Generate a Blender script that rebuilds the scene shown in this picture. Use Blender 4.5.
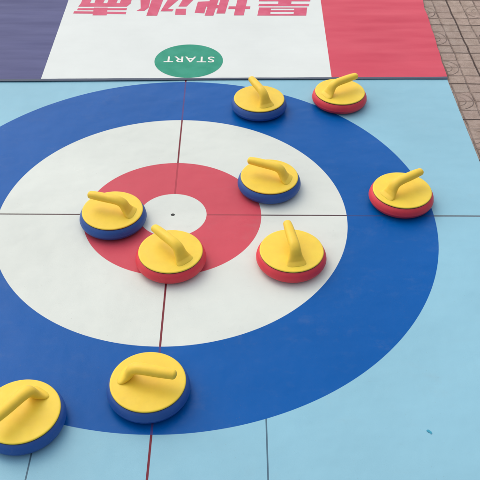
import bpy, bmesh, math, random
from mathutils import Vector, Matrix, noise
R = math.radians
scene = bpy.context.scene
for o in list(bpy.data.objects): bpy.data.objects.remove(o)
C = scene.collection

# ------------------------------------------------------------ camera
F_PX, PITCH, CAM_H, CAM_X, CAM_Y, YAW, ROLL = 796.19, 0.716747, 1.54697, 0.191126, -1.886838, 0.00795, 0.00944
fw = Vector((math.sin(YAW)*math.cos(PITCH), math.cos(YAW)*math.cos(PITCH), -math.sin(PITCH)))
rt = Vector((math.cos(YAW), -math.sin(YAW), 0)); up = rt.cross(fw)
cam_r = rt*math.cos(ROLL)+up*math.sin(ROLL); cam_u = -rt*math.sin(ROLL)+up*math.cos(ROLL)
cd = bpy.data.cameras.new('camera'); cam = bpy.data.objects.new('camera', cd); C.objects.link(cam)
cd.sensor_width = 36; cd.lens = F_PX/480*36; cd.clip_start = 0.05; cd.clip_end = 500
m = Matrix((cam_r, cam_u, -fw)).transposed().to_4x4(); m.translation = (CAM_X, CAM_Y, CAM_H)
cam.matrix_world = m
scene.camera = cam

# ------------------------------------------------------------ sky, soft sun, exposure (bright overcast)
SUN_EL, SUN_AZ = R(50), R(-40)          # azimuth clockwise from +y: the soft sun stands beyond the mat, a little to the left
w = bpy.data.worlds.new('World'); scene.world = w; w.use_nodes = True
nt = w.node_tree
sky = nt.nodes.new('ShaderNodeTexSky'); sky.sky_type = 'NISHITA'; sky.sun_disc = False
sky.sun_elevation = SUN_EL; sky.sun_rotation = SUN_AZ % (2*math.pi)
sky.air_density = 1.0; sky.dust_density = 6.0; sky.ozone_density = 1.0
bg = nt.nodes['Background']; bg.inputs['Strength'].default_value = .10
nt.links.new(sky.outputs[0], bg.inputs['Color'])
sd = bpy.data.lights.new('sun', 'SUN'); sd.energy = 1.6; sd.angle = R(170); sd.color = (1.0, 0.95, 0.86)
sun = bpy.data.objects.new('sun', sd); C.objects.link(sun)
sdir = Vector((math.sin(SUN_AZ)*math.cos(SUN_EL), math.cos(SUN_AZ)*math.cos(SUN_EL), math.sin(SUN_EL)))
sun.rotation_euler = sdir.to_track_quat('Z', 'Y').to_euler(); sun.location = sdir*6
scene.view_settings.view_transform = 'Standard'; scene.view_settings.look = 'None'
scene.view_settings.gamma = 1; scene.view_settings.use_curve_mapping = False
scene.view_settings.exposure = 0.08

# ------------------------------------------------------------ helpers
def lin(r, g, b):
    f = lambda c: (c/255/12.92) if c/255 <= .04045 else ((c/255+.055)/1.055)**2.4
    return (f(r), f(g), f(b), 1)
class NT:
    """tiny wrapper to write node maths"""
    def __init__(s, name, rough=.5, spec=.5):
        s.m = bpy.data.materials.new(name); s.m.use_nodes = True; s.t = s.m.node_tree
        s.b = s.t.nodes['Principled BSDF']; s.b.inputs['Roughness'].default_value = rough
        s.b.inputs['Specular IOR Level'].default_value = spec
        s.co = s.t.nodes.new('ShaderNodeTexCoord').outputs['Object']
    def link(s, a, b): s.t.links.new(a, b)
    def put(s, v, sock):
        if hasattr(v, 'links') or isinstance(v, bpy.types.NodeSocket): s.link(v, sock)
        else: sock.default_value = v
    def math(s, op, a, b=0, c=0):
        n = s.t.nodes.new('ShaderNodeMath'); n.operation = op
        s.put(a, n.inputs[0]); s.put(b, n.inputs[1]); s.put(c, n.inputs[2]); return n.outputs[0]
    def xyz(s, v=None):
        n = s.t.nodes.new('ShaderNodeSeparateXYZ'); s.link(v or s.co, n.inputs[0]); return n.outputs
    def mix(s, f, a, b):
        n = s.t.nodes.new('ShaderNodeMix'); n.data_type = 'RGBA'
        s.put(f, n.inputs[0]); s.put(a, n.inputs[6]); s.put(b, n.inputs[7]); return n.outputs[2]
    def mult(s, f, a, b):
        n = s.t.nodes.new('ShaderNodeMix'); n.data_type = 'RGBA'; n.blend_type = 'MULTIPLY'
        s.put(f, n.inputs[0]); s.put(a, n.inputs[6]); s.put(b, n.inputs[7]); return n.outputs[2]
    def noise(s, scale, detail=3, rough=.5, vec=None, sc=None, loc=None):
        v = vec or s.co
        if sc or loc:
            mp = s.t.nodes.new('ShaderNodeMapping'); s.link(v, mp.inputs[0])
            if sc: mp.inputs['Scale'].default_value = sc
            if loc: mp.inputs['Location'].default_value = loc
            v = mp.outputs[0]
        n = s.t.nodes.new('ShaderNodeTexNoise'); s.link(v, n.inputs['Vector'])
        n.inputs['Scale'].default_value = scale; n.inputs['Detail'].default_value = detail; n.inputs['Roughness'].default_value = rough
        return n.outputs['Fac']
    def ramp(s, v, a, b, lo=0., hi=1.):
        n = s.t.nodes.new('ShaderNodeMapRange'); s.put(v, n.inputs[0])
        for i, x in enumerate((a, b, lo, hi)): n.inputs[i+1].default_value = x
        return n.outputs[0]
    def lt(s, a, b): return s.math('LESS_THAN', a, b)
    def gt(s, a, b): return s.math('GREATER_THAN', a, b)
    def col(s, c): s.put(c, s.b.inputs['Base Color'])
    def bump(s, h, strength, dist):
        n = s.t.nodes.new('ShaderNodeBump'); s.link(h, n.inputs['Height'])
        n.inputs['Strength'].default_value = strength; n.inputs['Distance'].default_value = dist
        s.link(n.outputs[0], s.b.inputs['Normal']); return n
def grey(N, v):   # scalar -> grey colour
    n = N.t.nodes.new('ShaderNodeCombineColor')
    for i in range(3): N.link(v, n.inputs[i])
    return n.outputs[0]

def mesh_obj(name, verts, faces, mat, parent=None, smooth=False):
    me = bpy.data.meshes.new(name); me.from_pydata([tuple(v) for v in verts], [], faces); me.update()
    o = bpy.data.objects.new(name, me); C.objects.link(o); me.materials.append(mat)
    if smooth: me.polygons.foreach_set('use_smooth', [True]*len(me.polygons))
    if parent: o.parent = parent
    return o
def tag(o, label=None, cat=None, group=None, kind=None):
    for k, v in (('label', label), ('category', cat), ('group', group), ('kind', kind)):
        if v: o[k] = v
    return o
def lathe(profile, n=128):
    vs, fs = [], []
    for (r, z) in profile:
        for i in range(n):
            a = 2*math.pi*i/n; vs.append((r*math.cos(a), r*math.sin(a), z))
    for j in range(len(profile)-1):
        for i in range(n):
            k = (i+1) % n; fs.append((j*n+i, j*n+k, (j+1)*n+k, (j+1)*n+i))
    fs.append(tuple(reversed(range(n)))); fs.append(tuple((len(profile)-1)*n+i for i in range(n)))
    return vs, fs
def grid_sheet(name, x0, x1, y0, y1, nx, ny, fn, mat, thick, parent=None):
    """sheet with a skirt: fn(u, v) -> (x, y, z) of its top side"""
    vs = [fn(i/nx, j/ny) for j in range(ny+1) for i in range(nx+1)]
    fs = [(j*(nx+1)+i, j*(nx+1)+i+1, (j+1)*(nx+1)+i+1, (j+1)*(nx+1)+i) for j in range(ny) for i in range(nx)]
    o = mesh_obj(name, vs, fs, mat, parent, smooth=True)
    s = o.modifiers.new('thickness', 'SOLIDIFY'); s.thickness = thick; s.offset = -1
    e = o.modifiers.new('crisp_rim', 'EDGE_SPLIT'); e.split_angle = R(40)
    return o

# ------------------------------------------------------------ pavement
TILE = 0.25; SEAM_X, SEAM_Y = 1.141, 1.302
N = NT('paving', .85, .25)
X, Y, _ = N.xyz()
wob = N.noise(9, 2)
u = N.math('DIVIDE', N.math('ADD', N.math('SUBTRACT', X, SEAM_X), N.math('MULTIPLY', N.math('SUBTRACT', wob, .5), .014)), TILE)
wob2 = N.noise(8, 2, loc=(5, 3, 0))
v = N.math('DIVIDE', N.math('ADD', N.math('SUBTRACT', Y, SEAM_Y), N.math('MULTIPLY', N.math('SUBTRACT', wob2, .5), .014)), TILE)
def dist_line(N, t, mul):   # distance to the nearest line of a grid, in metres
    f = N.math('FRACT', N.math('ADD', N.math('MULTIPLY', t, mul), .5))
    return N.math('MULTIPLY', N.math('ABSOLUTE', N.math('SUBTRACT', f, .5)), TILE/mul)
seam = N.math('MINIMUM', dist_line(N, u, 1), dist_line(N, v, 1))
sub = N.math('MINIMUM', dist_line(N, u, 4), dist_line(N, v, 4))
fu = N.math('SUBTRACT', N.math('FRACT', u), .5); fv = N.math('SUBTRACT', N.math('FRACT', v), .5)
rad = N.math('MULTIPLY', N.math('SQRT', N.math('ADD', N.math('MULTIPLY', fu, fu), N.math('MULTIPLY', fv, fv))), TILE)
ring = N.math('ABSOLUTE', N.math('SUBTRACT', rad, .056))
ring2 = N.math('ABSOLUTE', N.math('SUBTRACT', rad, .030))
g_seam = N.ramp(seam, .0016, .0042, 1, 0); g_sub = N.ramp(sub, .0014, .0040, 1, 0)
g_ring = N.math('MAXIMUM', N.ramp(ring, .0006, .0034, .9, 0), N.math('MULTIPLY', N.ramp(ring2, .0006, .003, .7, 0), 1))
wear = N.ramp(N.noise(14, 4, .6), .38, .62, .35, 1)
g_sub = N.math('MULTIPLY', g_sub, wear); g_ring = N.math('MULTIPLY', g_ring, wear)
groove = N.math('MAXIMUM', g_seam, N.math('MAXIMUM', g_sub, g_ring))
wn = N.t.nodes.new('ShaderNodeTexWhiteNoise'); wn.noise_dimensions = '3D'
cb = N.t.nodes.new('ShaderNodeCombineXYZ')
N.link(N.math('FLOOR', N.math('MULTIPLY', u, 4)), cb.inputs[0]); N.link(N.math('FLOOR', N.math('MULTIPLY', v, 4)), cb.inputs[1]); N.link(cb.outputs[0], wn.inputs[0])
wn2 = N.t.nodes.new('ShaderNodeTexWhiteNoise'); cb2 = N.t.nodes.new('ShaderNodeCombineXYZ')
N.link(N.math('FLOOR', u), cb2.inputs[0]); N.link(N.math('FLOOR', v), cb2.inputs[1]); N.link(cb2.outputs[0], wn2.inputs[0])
base = N.mix(wn2.outputs[0], lin(168, 156, 148), lin(194, 177, 164))
base = N.mix(N.ramp(wn.outputs[0], 0, 1, 0, .45), base, lin(172, 150, 146))
base = N.mix(N.ramp(N.noise(30, 5, .65), .35, .7), base, lin(150, 134, 124))
base = N.mult(1., base, grey(N, N.ramp(N.noise(220, 3, .6), .3, .7, .8, 1.12)))
base = N.mix(N.math('MULTIPLY', g_sub, .75), base, lin(108, 92, 85))
base = N.mix(N.math('MULTIPLY', g_ring, .4), base, lin(92, 78, 72))
base = N.mix(N.math('MULTIPLY', g_seam, .85), base, lin(66, 54, 52))
N.col(base)
N.bump(N.math('SUBTRACT', N.math('ADD', N.math('MULTIPLY', N.noise(160, 4, .6), .3), N.math('MULTIPLY', wn.outputs[0], .25)), groove), 1., .004)
pave = mesh_obj('pavement', [(-40, -40, 0), (40, -40, 0), (40, 40, 0), (-40, 40, 0)], [(0, 1, 2, 3)], N.m)
tag(pave, kind='structure')

# ------------------------------------------------------------ curling mat (printed sheet)
RB, RW, RR, RI = .8, .532, .2705, .103
def mat_z(x, y):
    z = .0042 + .0007*noise.noise(Vector((x*1.6, y*1.6, 3.1))) + .0004*noise.noise(Vector((x*5, y*4, 8)))
    e = 1.005-abs(x)
    if e < .04: z += .0006*(1-e/.04)**2*(.6+noise.noise(Vector((x, y*3.1, 1))))
    return z
N = NT('mat_print', .45, .12)
X, Y, _ = N.xyz()
rad = N.math('SQRT', N.math('ADD', N.math('MULTIPLY', X, X), N.math('MULTIPLY', Y, Y)))
pale, blue, white, red = lin(144, 197, 219), lin(0, 91, 172), lin(218, 228, 224), lin(206, 84, 100)
inb, inw, inr, ini = N.lt(rad, RB), N.lt(rad, RW), N.lt(rad, RR), N.lt(rad, RI)
c = N.mix(inb, pale, blue); c = N.mix(inw, c, white); c = N.mix(inr, c, red); c = N.mix(ini, c, white)
# printed lines: centre line, tee line, two guard lines
dark_zone = N.math('MAXIMUM', N.math('MULTIPLY', inb, N.math('SUBTRACT', 1, inw)), N.math('MULTIPLY', inr, N.math('SUBTRACT', 1, ini)))
a_line = N.ramp(dark_zone, 0, 1, .97, .42)
ctr_free = N.gt(rad, RI)
tee = N.math('MULTIPLY', N.math('MULTIPLY', N.lt(N.math('ABSOLUTE', N.math('ADD', Y, N.math('MULTIPLY', N.math('SUBTRACT', N.noise(2.5, 1), .5), .004))), .0026), a_line), ctr_free)
cen = N.math('MULTIPLY', N.math('MULTIPLY', N.lt(N.math('ABSOLUTE', N.math('ADD', X, N.math('MULTIPLY', N.math('SUBTRACT', N.noise(2.2, 1), .5), .004))), 0.0028), a_line), ctr_free)
c = N.mix(cen, c, lin(118, 24, 44)); c = N.mix(tee, c, lin(74, 52, 58))
gl = N.math('MULTIPLY', N.math('MULTIPLY', N.lt(N.math('ABSOLUTE', N.math('SUBTRACT', N.math('ABSOLUTE', X), .2655)), .0019), N.gt(rad, RB)), N.lt(Y, 0))
c = N.mix(N.math('MULTIPLY', gl, .8), c, lin(52, 74, 96))
c = N.mix(N.lt(rad, .0062), c, lin(58, 62, 60))
# dirt, faint scuffs, fading
c = N.mult(1., c, grey(N, N.ramp(N.noise(1.7, 5, .62), .3, .7, .90, 1.04)))
smu = N.math('MULTIPLY', N.ramp(N.noise(5.5, 5, .7), .54, .72), N.ramp(N.noise(26, 4, .7, loc=(7, 1, 2)), .45, .7))
c = N.mix(N.math('MULTIPLY', smu, .14), c, lin(150, 156, 156))                      # dusty shoe scuffs
spk = N.ramp(N.noise(330, 2, .5, loc=(1, 8, 4)), .74, .80)
c = N.mix(N.math('MULTIPLY', spk, .5), c, lin(120, 112, 100))                      # grit
sm = N.ramp(N.noise(11, 5, .7, sc=(1, 2.2, 1)), .56, .78, 0, .05)
c = N.mix(sm, c, lin(150, 160, 158))
sc1 = N.ramp(N.noise(55, 3, .7, sc=(.25, 1.6, 1), loc=(3, 1, 0)), .70, .78, 0, .10)
c = N.mix(sc1, c, lin(120, 128, 134))
N.col(c)
N.put(N.ramp(N.noise(7, 4, .6), .3, .7, 0.18, 0.28), N.b.inputs['Roughness'])
wv = N.math('ADD', N.math('MULTIPLY', N.noise(900, 1), .12), N.math('ADD', N.noise(14, 2), N.math('MULTIPLY', N.noise(3.2, 2, sc=(1, 1.8, 1)), 3.)))
N.bump(wv, .8, .0028)
Y0, Y1 = -3.4, .86
mat = grid_sheet('curling_mat', 0, 0, 0, 0, 100, 210, lambda u, v: ((-1.005+2.01*u)+.0015*noise.noise(Vector((1 if u > .5 else 9, v*9, 0))), Y0+(Y1-Y0)*v, mat_z(-1.005+2.01*u, Y0+(Y1-Y0)*v)), N.m, .003)
tag(mat, 'pale blue sheet printed with a blue, white and red curling target', 'curling mat')

# ------------------------------------------------------------ banner beyond the target
def front(x): return .8085+.0216*x + .0022*math.sin(x*3.1+.5) + .0016*noise.noise(Vector((x*4, 0, 3)))
def ban_z(x, y):
    z = .0088 + .0006*noise.noise(Vector((x*1.5, y*2, 5)))
    a = max(0., min(1., (abs(x-.03)-.56)/.12))                     # the folds run over the navy and red ends, the white middle lies flat
    f = noise.noise(Vector((x*2.3+y*1.1, y*15, 2)))+.6*noise.noise(Vector((x*4-y*3, y*26, 7)))
    z += a*.0040*f*max(0., min(1., (y-.83)/.08))
    return z
def ban_right(y): return 1.007+.035*(y-.845)+.008*noise.noise(Vector((0, y*8, 4)))
def ban_pt(u, v):
    x = -1.03+2.04*u; y0 = front(x); y = y0+(2.9-y0)*v
    x = x + (ban_right(y)-1.01)*u
    return (x, y, ban_z(x, y))
N = NT('banner_print', .5, .15)
X, Y, _ = N.xyz()
c = lin(220, 230, 230)
left = N.lt(X, N.math('SUBTRACT', -.553, N.math('MULTIPLY', N.math('SUBTRACT', Y, .82), .010)))
right = N.gt(X, N.math('ADD', .5595, N.math('MULTIPLY', N.math('SUBTRACT', Y, .84), .017)))
navy = N.mix(N.ramp(N.noise(9, 4, .6, sc=(.25, 2.2, 1)), .35, .7), lin(76, 82, 128), lin(90, 96, 142))
redc = N.mix(N.ramp(N.noise(5, 3, .6, sc=(.5, 1.6, 1)), .35, .7), lin(204, 74, 96), lin(212, 86, 106))
c = N.mix(left, c, navy); c = N.mix(right, c, redc)
d = N.math('SUBTRACT', N.math('SUBTRACT', Y, N.math('MULTIPLY', X, .0216)), .8085)
hem = N.lt(N.math('ADD', d, N.math('MULTIPLY', N.math('SUBTRACT', N.noise(6, 2), .5), .006)), .014)
c = N.mix(hem, c, lin(82, 94, 114))
c = N.mult(1., c, grey(N, N.ramp(N.noise(3, 4, .6), .3, .7, .95, 1.03)))
N.col(c)
N.bump(N.math('ADD', N.math('MULTIPLY', N.noise(1100, 1), .1), N.math('ADD', N.noise(16, 3, sc=(.5, 2, 1)), N.math('MULTIPLY', N.ramp(N.math('ABSOLUTE', N.math('SUBTRACT', d, .016)), 0, .002, 1, 0), -.3))), .4, .002)
ban = grid_sheet('banner', 0, 0, 0, 0, 170, 190, ban_pt, N.m, .0012)
tag(ban, 'printed sheet in navy, white and red with pink writing, beyond the target', 'banner')

def inv_px(px, py):      # where the pixel of the photograph meets the ground: used to take the print's layout off the photograph
    d_ = fw + cam_r*((px-240)/F_PX) - cam_u*((py-240)/F_PX)
    t = (.009-CAM_H)/d_.z
    return CAM_X+t*d_.x, CAM_Y+t*d_.y
# lettering of the banner (four bold slanted characters, upside down as seen from here)
chars = {
 'han': (250, [[(50,108),(137,108),(145,52),(62,52)], [(297,108),(385,108),(392,52),(305,52)],
      [(137,108),(297,108),(298,96),(138,96)], [(139,83),(300,83),(302,71),(141,71)], [(143,60),(304,60),(305,52),(145,52)],
      [(57,43),(402,43),(407,27),(62,27)], [(190,43),(280,43),(292,-50),(204,-50)], [(60,10),(412,10),(417,-12),(66,-12)]]),
 'di': (190, [[(32,88),(98,92),(112,42),(150,38),(150,8),(54,12)], [(100,108),(160,108),(200,-12),(140,-12)],
      [(180,93),(240,93),(282,-48),(222,-48)], [(112,48),(222,62),(226,40),(116,26)], [(50,-22),(262,-22),(268,-48),(20,-48),(8,-30),(16,-6),(46,-6)],
      [(300,106),(368,106),(404,-48),(336,-48)], [(262,62),(410,62),(414,44),(266,44)], [(300,-26),(440,-26),(446,-50),(306,-50)]]),
 'bing': (132, [[(295,102),(368,102),(372,60),(300,60)], [(318,45),(374,45),(420,0),(432,-44),(372,-44),(346,0)],
      [(195,78),(275,78),(285,64),(246,60),(318,0),(330,-26),(272,-26),(244,0),(206,60)],
      [(98,108),(172,108),(232,-50),(152,-50)], [(30,75),(84,75),(114,52),(126,0),(120,-44),(44,-44),(58,0),(60,58)]]),
 'hu': (68, [[(168,105),(265,105),(272,52),(178,52)], [(35,92),(395,97),(400,81),(42,77)], [(62,70),(400,70),(405,56),(68,56)],
      [(70,46),(402,46),(432,22),(88,22)], [(88,24),(150,24),(170,-22),(105,-22)], [(180,24),(240,24),(262,-22),(196,-22)],
      [(268,24),(330,24),(350,-22),(286,-22)], [(354,24),(428,24),(444,-22),(370,-22)], [(72,-28),(452,-28),(458,-50),(78,-50)]]),
}
N = NT('pink_ink', .5, .15)
N.col(N.mix(N.ramp(N.noise(20, 3), .35, .65), lin(204, 84, 116), lin(212, 100, 130)))
pink = N.m
for key, (ox, polys) in chars.items():
    vs, fs = [], []
    for i, pl in enumerate(polys):
        b = len(vs)
        for (a, q) in pl:
            x, y = inv_px(ox+a/6.857, q/6.857)
            vs.append((x, y, ban_z(x, y)+.0004+.00003*i))
        fs.append(tuple(range(b, b+len(pl))))
    o = mesh_obj('printed_character', vs, fs, pink, ban)
    for p_ in o.data.polygons:
        if p_.normal.z < 0: p_.flip()
# round START mark
N = NT('green_ink', .5, .15); N.col(N.mix(N.ramp(N.noise(18, 3), .35, .65), lin(36, 148, 122), lin(52, 156, 132)))
cx, cy, cr = .004, .9585, .1355
vs = [(cx, cy, ban_z(cx, cy)+.0004)]; n = 96
for k in range(1, 5):
    for i in range(n):
        a = 2*math.pi*i/n; x, y = cx+cr*k/4*math.cos(a), cy+cr*k/4*math.sin(a)
        vs.append((x, y, ban_z(x, y)+.0004))
fs = [(0, 1+i, 1+(i+1) % n) for i in range(n)]
for k in range(3):
    for i in range(n):
        j = (i+1) % n; fs.append((1+k*n+i, 1+(k+1)*n+i, 1+(k+1)*n+j, 1+k*n+j))
disc = mesh_obj('start_mark', vs, fs, N.m, ban, smooth=True)
N = NT('white_ink', .5, .15); N.col(lin(232, 234, 232))
tc = bpy.data.curves.new('lettering', 'FONT'); tc.body = 'START'; tc.align_x = 'CENTER'; tc.align_y = 'CENTER'
tc.size = .062; tc.space_character = 1.12; tc.offset = .0006
to = bpy.data.objects.new('tmp', tc); C.objects.link(to)
bpy.context.view_layer.update()
dg = bpy.context.evaluated_depsgraph_get()
tm = bpy.data.meshes.new_from_object(to.evaluated_get(dg)); bpy.data.objects.remove(to)
xs = [v_.co.x for v_ in tm.vertices]; ys = [v_.co.y for v_ in tm.vertices]
mx, my = (min(xs)+max(xs))/2, (min(ys)+max(ys))/2; sx, sy = .200/(max(xs)-min(xs)), .047/(max(ys)-min(ys))
for v_ in tm.vertices:
    x = cx+.001-(v_.co.x-mx)*sx; y = .968-(v_.co.y-my)*sy
    v_.co = (x, y, ban_z(x, y)+.0007)
tm.materials.clear(); tm.materials.append(N.m)
lo = bpy.data.objects.new('lettering', tm); C.objects.link(lo); lo.parent = disc

# ------------------------------------------------------------ curling stones
def plastic(name, colour, rough=.42, var=.05):
    N = NT(name, rough, .4)
    N.b.inputs['Subsurface Weight'].default_value = .5; N.b.inputs['Subsurface Radius'].default_value = (1, .7, .35); N.b.inputs['Subsurface Scale'].default_value = .008
    oi = N.t.nodes.new('ShaderNodeObjectInfo')          # every stone is worn in its own way
    va = N.t.nodes.new('ShaderNodeVectorMath'); va.operation = 'ADD'; N.link(N.co, va.inputs[0]); N.link(oi.outputs['Location'], va.inputs[1]); N.co = va.outputs[0]
    k = N.math('MULTIPLY', N.ramp(N.noise(28, 4, .6), .3, .7, 1-var, 1+var), N.ramp(oi.outputs['Random'], 0, 1, .95, 1.03))
    c = N.mult(1., colour, grey(N, k))
    c = N.mix(N.ramp(N.noise(90, 4, .7, loc=(2, 2, 2)), .62, .78, 0, .12), c, lin(140, 128, 110))
    N.col(c); N.put(N.ramp(N.noise(40, 4), .3, .7, rough-.06, rough+.1), N.b.inputs['Roughness'])
    scr = N.ramp(N.math('ABSOLUTE', N.math('SUBTRACT', N.noise(16, 2, .6, sc=(1, 3.5, 1), loc=(4, 9, 1)), .5)), 0, .0045, 1, 0)
    scr = N.math('MULTIPLY', scr, N.ramp(N.noise(22, 3, loc=(2, 0, 6)), .5, .62))
    c2 = N.mix(N.math('MULTIPLY', scr, .10), c, lin(215, 205, 180)); N.col(c2)
    N.bump(N.math('SUBTRACT', N.noise(230, 3, .5), scr), .2, .0006)
    return N.m
M_yel = plastic('yellow_plastic', lin(247, 212, 72), .44)
M_blue = plastic('blue_plastic', lin(44, 90, 165), .45)
M_red = plastic('red_plastic', lin(226, 66, 80), .45)
M_gap = plastic('dark_gap_shade', lin(70, 50, 44), .7)  # dark brown stands in for the shade under the disc rim

body_prof = [(.070, .0), (.080, .0006), (.0875, .0028), (.0935, .0068), (.0975, .0112), (.0995, .0158), (.10005, .0188), (.10035, .0193), (.10005, .0198), (.0996, .0240),
             (.0984, .0288), (.0964, .0334), (.0941, .0368), (.0920, .0390), (.0902, .0406), (.0882, .0413), (.0800, .0413)]
gap_prof = [(.0800, .0402), (.0902, .0406), (.0905, .0424), (.0800, .0428)]
cap_prof = [(.0800, .0418), (.0890, .0420), (.0903, .0428), (.0907, .0440), (.0902, .0453), (.0888, .0461), (.0866, .0463), (.0835, .0462), (.0700, .0466), (.0500, .0470), (.03, .0473), (.004, .0474)]

def handle_mesh():
    # (along, height, half width, half thickness): a grip that bends down into a broad flared foot
    keys = [(.0650, .0890, .0110, .0100), (.0500, .0892, .0122, .0110), (.0300, .0885, .0130, .0115), (.0100, .0877, .0132, .0117),
            (-.0100, .0868, .0134, .0118), (-.0250, .0845, .0138, .0118), (-.0355, .0785, .0146, .0116), (-.0410, .0700, .0160, .0112),
            (-.0450, .0620, .0182, .0104), (-.0500, .0550, .0212, .0092), (-.0555, .0496, .0240, .0076), (-.0630, .0462, .0248, .0058), (-.0700, .0432, .0225, .0040)]
    def cr(p0, p1, p2, p3, t):
        return [.5*((2*b)+(-a+c_)*t+(2*a-5*b+4*c_-d_)*t*t+(-a+3*b-3*c_+d_)*t**3) for a, b, c_, d_ in zip(p0, p1, p2, p3)]
    P_ = []
    for i in range(len(keys)-1):
        g = lambda j: keys[max(0, min(len(keys)-1, j))]
        for s in range(5): P_.append(cr(g(i-1), g(i), g(i+1), g(i+2), s/5))
    P_.append(list(keys[-1]))
    n = 28; rings = []
    # rounded tip
    t0 = Vector((P_[0][0]-P_[1][0], 0, P_[0][1]-P_[1][1])).normalized()
    cap = []
    for k in range(6):
        a = math.pi/2*(1-k/6)
        cap.append([P_[0][0]+t0.x*.0085*math.sin(a), P_[0][1]+t0.z*.0085*math.sin(a), P_[0][2]*max(.04, math.cos(a)), P_[0][3]*max(.04, math.cos(a))])
    full = cap+P_
    vs, fs = [], []
    for i, q in enumerate(full):
        a = full[max(0, i-1)]; b = full[min(len(full)-1, i+1)]
        t = Vector((b[0]-a[0], 0, b[1]-a[1])).normalized(); nrm = Vector((t.z, 0, -t.x))
        for k in range(n):
            th = 2*math.pi*k/n; cc, ss = math.cos(th), math.sin(th)
            e = .9
            cu = math.copysign(abs(cc)**e, cc); su = math.copysign(abs(ss)**e, ss)
            p = Vector((q[0], 0, q[1]))+Vector((0, 1, 0))*(cu*q[2]*1.10)+nrm*(su*q[3]*1.06)
            vs.append(tuple(p))
    for i in range(len(full)-1):
        for k in range(n):
            l = (k+1) % n; fs.append((i*n+k, i*n+l, (i+1)*n+l, (i+1)*n+k))
    fs.append(tuple(reversed(range(n)))); fs.append(tuple((len(full)-1)*n+k for k in range(n)))
    return vs, fs

def make_stone(bm_mat):
    root = bpy.data.objects.new('curling_stone', None); root.empty_display_size = .05; C.objects.link(root)
    vs, fs = lathe(body_prof); mesh_obj('base', vs, fs, bm_mat, root, True)
    vs, fs = lathe(gap_prof); mesh_obj('gap_shade_ring', vs, fs, M_gap, root, True)  # thin ring added to darken the gap between base and disc, as painted shade
    vs, fs = lathe(cap_prof); mesh_obj('top_disc', vs, fs, M_yel, root, True)
    vs, fs = handle_mesh(); h = mesh_obj('handle', vs, fs, M_yel, root, True)
    me = h.data; b = bmesh.new(); b.from_mesh(me); bmesh.ops.recalc_face_normals(b, faces=b.faces); b.to_mesh(me); b.free()
    return root
def copy_stone(src):
    r = src.copy(); C.objects.link(r)
    for ch in src.children:
        c_ = ch.copy(); C.objects.link(c_); c_.parent = r
    return r
protos = {}
GRP = 'curling stones with yellow tops on the mat'
stones = [
 ('b', .275, .6085, 115, 'blue-based stone on the blue ring just below the banner seam, handle pointing up left'),
 ('r', .571, .660, 31, 'red-based stone just below the red banner panel, mostly on pale blue print'),
 ('b', .298, .1385, 160, 'blue-based stone on white ring touching the red ring, right of the centre'),
 ('r', .707, .071, 32, 'red-based stone on the blue ring above the thin cross line, nearest the right mat edge'),
 ('r', .3505, -.211, 100, 'red-based stone standing wholly on the white ring, handle pointing away'),
 ('r', .009, -.216, 134, 'red-based stone on the red ring just below the white bullseye'),
 ('b', -.176, -.0345, 165, 'blue-based stone on the left of the red ring, across the thin cross line'),
 ('b', -.015, -.6805, -14, 'blue-based stone on the near blue ring astride the centre line, handle pointing right'),
 ('b', -.299, -.767, -124, 'blue-based stone cut by the left picture edge, on the outer rim of the blue ring'),
]
for kind, x, y, ang, lab in stones:
    if kind not in protos:
        protos[kind] = make_stone(M_blue if kind == 'b' else M_red); o = protos[kind]
    else: o = copy_stone(protos[kind])
    o.location = (x, y, mat_z(x, y)+.0006); o.rotation_euler = (0, 0, R(ang)); tag(o, lab, 'curling stone', GRP)

# ------------------------------------------------------------ small scrap on the mat
N = NT('teal_scrap', .6, .4); N.col(lin(60, 160, 190))
x0, y0 = inv_px(429.6, 431)
out = [(.6*a, .6*b) for a, b in [(-.010, .006), (-.004, .0095), (.003, .006), (.0085, .0015), (.0095, -.006), (.004, -.010), (.001, -.004), (-.005, -.001)]]
z0 = mat_z(x0, y0)+.0006
vs = [(x0+a, y0+b, z0+.0014+.0012*math.sin(a*900+b*500)) for a, b in out]+[(x0+a, y0+b, z0) for a, b in out]
k = len(out)
fs = [tuple(reversed(range(k))), tuple(range(k, 2*k))]+[(i, (i+1) % k, k+(i+1) % k, k+i) for i in range(k)]
s = mesh_obj('scrap', vs, fs, N.m); tag(s, 'tiny teal scrap lying on the pale blue mat at lower right', 'scrap')
